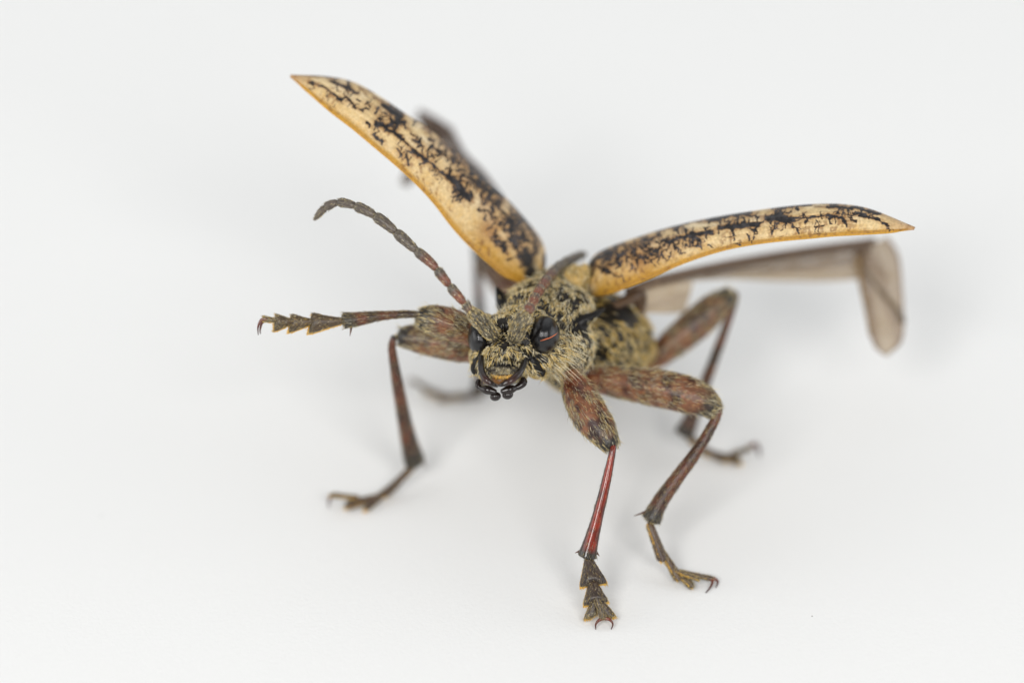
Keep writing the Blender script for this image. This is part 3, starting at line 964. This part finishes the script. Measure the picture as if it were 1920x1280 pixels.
def leg(coxa, femur, tibia, segs, claws, spurs, wide_t, pad_dir, femur_r, tibia_r, tint=1.0, hair=1.0, glossy=False, thick=0.42, foot=(0.085, 0.045, 0.028)):
    """segs: [(start, end, w0, w1)] in px; wide_t = wide axis of the foot; pad_dir = where the sole faces"""
    root = empty('leg', beetle)
    hs = []
    if coxa:
        v, f, a = sweep(PT(coxa[0]), coxa[1], 16, 14)
        build('coxa', v, f, M_LEG, root, col=mixc(np.array((0.16, 0.05, 0.022)), DGREY, noise3(v, 2.0, 4)))
    F = PT(femur)
    v, f, a = sweep(F, femur_r, 60, 22, flat=0.92)
    n1, n2 = noise3(v, 1.6, 14, 2), noise3(v, 3.5, 15, 2)
    c = mixc(np.array((0.19, 0.075, 0.034)), np.array((0.035, 0.010, 0.006)), np.clip((n2 - 0.46) * 7, 0, 1))
    c = mixc(c, np.array((0.24, 0.045, 0.014)), np.clip(0.32 - a, 0, 1) * 2.2)
    c = mixc(c, DGREY * 0.5, np.clip((a - 0.72) * 5 + (n1 - 0.5) * 1.6, 0, 1))
    build('femur', v, f, M_LEG, root, col=c * tint)
    ax = unit(F[-1] - F[0])
    kp = lambda p, n: np.clip(noise3(p, 2.8, 77, 2) * 5 - 1.7, 0.08, 1)
    L = np.linalg.norm(F[-1] - F[0])
    hs.append(coat(v, f, int(5200 * hair), lambda p, n: np.tile(ax, (len(p), 1)), 0.24, 0.0075, 0.10, 0.12, (3, 1, 7, 1), kp, 0.1, 0.78))
    hs.append(coat(v, f, int(160 * hair), lambda p, n: np.tile(ax, (len(p), 1)), 0.32, 0.006, 0.8, 0.3, (2, 0, 2, 2), None, 0.5))
    # knee and shin
    T = PT(tibia)
    v, f, a = sweep(T, tibia_r, 60, 16, flat=0.9)
    n1 = noise3(v, 3.0, 19, 2)
    c = mixc(np.array((0.11, 0.030, 0.013)), np.array((0.035, 0.018, 0.011)), np.clip(n1 * 3 - 1.0, 0, 1)) if not glossy else mixc(np.array((0.22, 0.022, 0.008)), np.array((0.05, 0.012, 0.008)), np.clip(n1 * 4 - 2.0, 0, 1))
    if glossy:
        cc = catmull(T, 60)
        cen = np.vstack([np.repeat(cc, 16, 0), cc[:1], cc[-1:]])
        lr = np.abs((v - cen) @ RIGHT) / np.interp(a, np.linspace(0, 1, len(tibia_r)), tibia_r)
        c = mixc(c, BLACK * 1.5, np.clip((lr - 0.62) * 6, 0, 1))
    c = mixc(c, BLACK * 1.5, np.clip((0.09 - a) * 14, 0, 1))
    c = mixc(c, DGREY * 0.6, np.clip((a - 0.82) * 9, 0, 1))
    build('tibia', v, f, M_SHINE if glossy else M_LEG, root, col=c * tint)
    ax2 = unit(T[-1] - T[0])
    hs.append(coat(v, f, int((230 if glossy else 1100) * hair), lambda p, n: np.tile(ax2, (len(p), 1)), 0.17, 0.0045, 0.24, 0.13, (2, 1, 8, 0.3), None, 0.1, 0.7))
    # foot
    for (s0, s1, w0, w1) in segs:
        a0, a1 = P(*s0), P(*s1)
        k = np.array([0, 0.12, 0.35, 0.65, 0.9, 1.0])[:, None]
        pp = a0 * (1 - k) + a1 * k
        wr = np.array([0.75, 1.0, 1.0, 1.0, 1.06, 1.0]) * (w0 + (w1 - w0) * k[:, 0] ** 1.25) / K / 2
        flat = np.interp(k[:, 0], [0, 1], [0.95, thick])
        v, f, a = sweep(pp, wr, 26, 18, wide_t, flat)
        # the tip is drawn out into two lobes
        lat_ = unit(np.asarray(wide_t, float))
        off = np.abs(((v - a0) @ lat_)) / max(w1 / K / 2, 0.01)
        if w1 > w0 * 1.3:
            v = v + unit(a1 - a0) * ((off ** 1.5) * np.clip(a - 0.5, 0, 1) * 0.42 * w1 / K)[:, None]
        build('tarsus_segment', v, f, M_LEG, root, col=mixc(np.array(foot), np.array(foot) * 0.6 + 0.004, a) * tint)
        hs.append(coat(v, f, int(420 * hair), lambda p, n, a0=a0, a1=a1: np.tile(unit(a1 - a0), (len(p), 1)), 0.13, 0.005, 0.2, 0.15, (1, 2, 7, 0.3), None, 0.1, 0.8))
        if w1 > w0 * 1.3:
            pd = unit(np.asarray(pad_dir, float))
            v2, f2, a2 = sweep(pp + pd * (w1 / K * 0.13), wr * (1.06 if thick < 0.65 else 0.9), 26, 16, wide_t, 0.22)
            v2 = v2 + unit(a1 - a0) * ((off[:0].sum() + (np.abs((v2 - a0) @ lat_) / max(w1 / K / 2, 0.01)) ** 1.5) * np.clip(a2 - 0.5, 0, 1) * 0.5 * w1 / K)[:, None]
            build('sole_pad', v2, f2, M_PAD, root)
            p, nr = sample(v2, f2, int(330 * hair))
            dr = unit(a1 - a0) * 0.9 + pd * 0.2 + unit(p - pp.mean(0)) * 0.7 + RNG.normal(size=p.shape) * 0.2
            hs.append(strands(p, dr, dr, RNG.uniform(0.05, 0.11, len(p)), 0.008, hair_tint(len(p), (1, 5, 0, 0)) * np.array((1.25, 1.1, 0.6))))
    for c_ in claws:
        v, f, a = sweep(PT(c_), np.linspace(0.072, 0.014, len(c_)), 24, 10)
        build('claw', v, f, M_SHINE, root, col=mixc(np.array((0.16, 0.035, 0.015)), np.array((0.045, 0.012, 0.008)), a) * tint)
    for s_ in spurs:
        v, f, a = sweep(PT(s_), [0.05, 0.035, 0.008][:len(s_)] if len(s_) == 3 else [0.05, 0.008], 12, 8)
        build('spur', v, f, M_LEG, root, col=np.array((0.10, 0.045, 0.025)))
    hair_object('setae', root, hs, M_HAIR)
    return root


# foreleg standing below the head
l = leg(([(1072, 672, 2.2), (1072, 692, 1.9), (1070, 712, 1.6)], [0.45, 0.4, 0.32]),
        [(1069, 700, 1.6), (1082, 733, 1.25), (1105, 775, 0.85), (1128, 808, 0.5), (1146, 836, 0.25)],
        [(1150, 833, 0.2), (1148, 848, 0.15), (1136, 905, 0.15), (1120, 970, 0.2), (1108, 1015, 0.3), (1101, 1042, 0.4)],
        [((1103, 1045, 0.4), (1111, 1086, 0.3), 16, 50), ((1111, 1088, 0.28), (1116, 1122, 0.15), 16, 46), ((1116, 1118, 0.15), (1109, 1149, 0.12), 10, 22), ((1119, 1118, 0.15), (1138, 1147, 0.12), 10, 20), ((1117, 1118, 0.0), (1131, 1158, -0.03), 10, 13)],
        [[(1130, 1158, 0.0), (1122, 1163, -0.05), (1117, 1170, -0.06), gp(1117, 1179, 0.012)], [(1133, 1158, 0.0), (1143, 1161, -0.05), (1149, 1169, -0.06), gp(1146, 1179, 0.012)]],
        [[(1088, 1032, 0.4), (1078, 1036, 0.4)], [(1118, 1034, 0.4), (1124, 1042, 0.4)]],
        RIGHT + UP * 0.15, FWD * 0.9 - UP * 0.2,
        [0.30, 0.53, 0.63, 0.52, 0.32], [0.11, 0.13, 0.18, 0.22, 0.29, 0.37], 1.0, 1.2, True, 0.62, (0.055, 0.034, 0.024))
l['label'] = 'foreleg with glossy red shin reaching down from the head'
# middle leg with bent knee
l = leg(([(1080, 690, 3.2), (1098, 700, 3.2), (1120, 706, 3.1)], [0.5, 0.42, 0.34]),
        [(1095, 708, 3.2), (1130, 712, 3.0), (1200, 722, 2.6), (1265, 734, 2.2), (1315, 750, 1.95), (1343, 772, 1.85)],
        [(1346, 758, 1.85), (1343, 782, 1.85), (1310, 840, 1.8), (1270, 895, 1.8), (1238, 940, 1.85), (1221, 974, 1.9)],
        [((1217, 980, 1.9), (1240, 1042, 1.9), 16, 30), ((1244, 1037, 1.9), (1270, 1080, 1.9), 13, 26), ((1266, 1070, 1.9), (1293, 1094, 1.8), 10, 20), ((1268, 1070, 1.75), (1306, 1084, 1.7), 8, 12), ((1268, 1070, 1.85), (1334, 1084, 1.9), 10, 14)],
        [[(1328, 1083, 1.85), (1336, 1088, 1.8), (1332, 1100, 1.7), gp(1323, 1111, 0.012)], [(1333, 1083, 1.95), (1343, 1086, 1.95), (1346, 1092, 1.95), gp(1342, 1101, 0.03)]],
        [[(1212, 958, 1.85), (1202, 962, 1.8), (1188, 967, 1.75)]],
        FWD + UP * 0.1, -RIGHT * 0.9 - UP * 0.45,
        [0.36, 0.50, 0.62, 0.66, 0.58, 0.32], [0.15, 0.17, 0.21, 0.25, 0.30, 0.38], 1.0, 1.3, False, 0.7)
l['label'] = 'bent middle leg planted beside the glossy red foreleg'
# hind leg under the folded wing
l = leg(([(1170, 690, 6.3), (1195, 690, 6.5), (1215, 685, 6.5)], [0.5, 0.45, 0.38]),
        [(1205, 688, 6.5), (1240, 662, 6.4), (1290, 620, 6.3), (1335, 580, 6.3), (1372, 552, 6.3)],
        [(1379, 548, 6.3), (1376, 568, 6.35), (1353, 635, 6.5), (1325, 710, 6.8), (1298, 780, 7.1), (1283, 812, 7.3)],
        [(gp(1290, 818, 0.9), gp(1322, 846, 0.3), 18, 24), (gp(1318, 844, 0.3), gp(1352, 857, 0.2), 15, 24), (gp(1350, 854, 0.2), gp(1380, 862, 0.18), 14, 24), (gp(1370, 852, 0.35), gp(1405, 840, 0.55), 10, 13)],
        [[gp(1400, 843, 0.5), gp(1413, 834, 0.5), gp(1423, 846, 0.2), gp(1424, 858, 0.015)], [gp(1400, 840, 0.5), gp(1416, 830, 0.5), gp(1428, 846, 0.02)]],
        [[(1272, 806, 7.2), (1262, 814, 7.2)]],
        FWD + UP * 0.2, -UP,
        [0.26, 0.46, 0.58, 0.54, 0.32], [0.13, 0.15, 0.18, 0.22, 0.30, 0.40], 0.9, 0.8, False, 0.7)
l['label'] = 'long hind leg below the folded hind wing'
# raised foreleg held out level beside the eye
l = leg(([(955, 665, 2.2), (915, 645, 2.2), (890, 632, 2.1)], [0.5, 0.45, 0.4]),
        [(915, 632, 2.1), (880, 622, 1.95), (845, 608, 1.75), (812, 600, 1.6), (786, 596, 1.5)],
        [(789, 592, 1.45), (776, 589, 1.42), (740, 590, 1.35), (705, 593, 1.25), (672, 598, 1.18), (645, 601, 1.1)],
        [((645, 601, 1.1), (590, 605, 1.05), 11, 38), ((592, 602, 1.05), (551, 605, 1.0), 8, 34), ((553, 602, 1.0), (522, 604, 0.95), 7, 32), ((526, 602, 0.95), (497, 598, 0.9), 7, 11)],
        [[(500, 598, 0.9), (490, 600, 0.9), (484, 612, 0.9), (484, 628, 0.95)], [(502, 600, 1.1), (492, 604, 1.15), (488, 616, 1.2), (488, 626, 1.25)]],
        [[(660, 606, 1.1), (658, 618, 1.08), (656, 630, 1.05)]],
        UP + RIGHT * 0.05, FWD * 0.8 - UP * 0.3,
        [0.34, 0.5, 0.56, 0.52, 0.34], [0.10, 0.12, 0.14, 0.18, 0.24, 0.28], 1.0, 1.1, False, 0.6, (0.09, 0.055, 0.026))
l['label'] = 'raised foreleg held out level beside the eye'
# middle leg standing below the raised one
l = leg(([(960, 690, 3.6), (920, 668, 3.2), (895, 656, 3.0)], [0.5, 0.45, 0.4]),
        [(920, 660, 3.0), (880, 652, 2.9), (835, 643, 2.8), (790, 635, 2.8), (750, 631, 2.8)],
        [(739, 630, 2.8), (735, 652, 2.9), (742, 700, 3.5), (752, 755, 4.3), (764, 815, 5.3), (777, 864, 6.1)],
        [(gp(780, 868, 0.85), gp(738, 911, 0.4), 15, 22), (gp(744, 904, 0.4), gp(704, 936, 0.2), 12, 23), (gp(708, 930, 0.25), gp(660, 944, 0.18), 12, 26), (gp(672, 932, 0.35), gp(628, 928, 0.55), 9, 13)],
        [[gp(634, 928, 0.5), gp(622, 929, 0.45), gp(616, 939, 0.2), gp(617, 952, 0.012)], [gp(634, 926, 0.5), gp(624, 926, 0.45), gp(619, 938, 0.02)]],
        [[(786, 858, 6.0), (793, 866, 6.0), (801, 878, 5.95)]],
        FWD + UP * 0.2, -UP * 0.9 + RIGHT * 0.3,
        [0.34, 0.52, 0.57, 0.52, 0.33], [0.12, 0.15, 0.20, 0.24, 0.30, 0.40], 1.0, 1.0, False, 0.7)
l['label'] = 'bent middle leg standing below the raised foreleg'
# far hind leg, seen past the head
l = leg(None,
        [(1030, 660, 8.2), (990, 590, 8.9), (950, 530, 9.5), (920, 490, 9.8), (896, 466, 10.0)],
        [(893, 462, 10.0), (893, 480, 10.0), (898, 560, 10.1), (902, 640, 10.2), (902, 700, 10.2), (900, 732, 10.2)],
        [(gp(904, 738, 0.35), gp(862, 744, 0.25), 17, 20), (gp(866, 742, 0.25), gp(826, 746, 0.2), 14, 21), (gp(830, 740, 0.25), gp(800, 734, 0.3), 13, 20), (gp(808, 734, 0.4), gp(776, 714, 0.6), 10, 12)],
        [[gp(780, 718, 0.55), gp(768, 712, 0.4), gp(764, 726, 0.015)]],
        [],
        FWD + UP * 0.2, -UP,
        [0.30, 0.46, 0.55, 0.5, 0.30], [0.11, 0.13, 0.17, 0.2, 0.26, 0.34], 0.9, 0.5, False, 0.7)
l['label'] = 'far hind leg partly hidden behind the head'
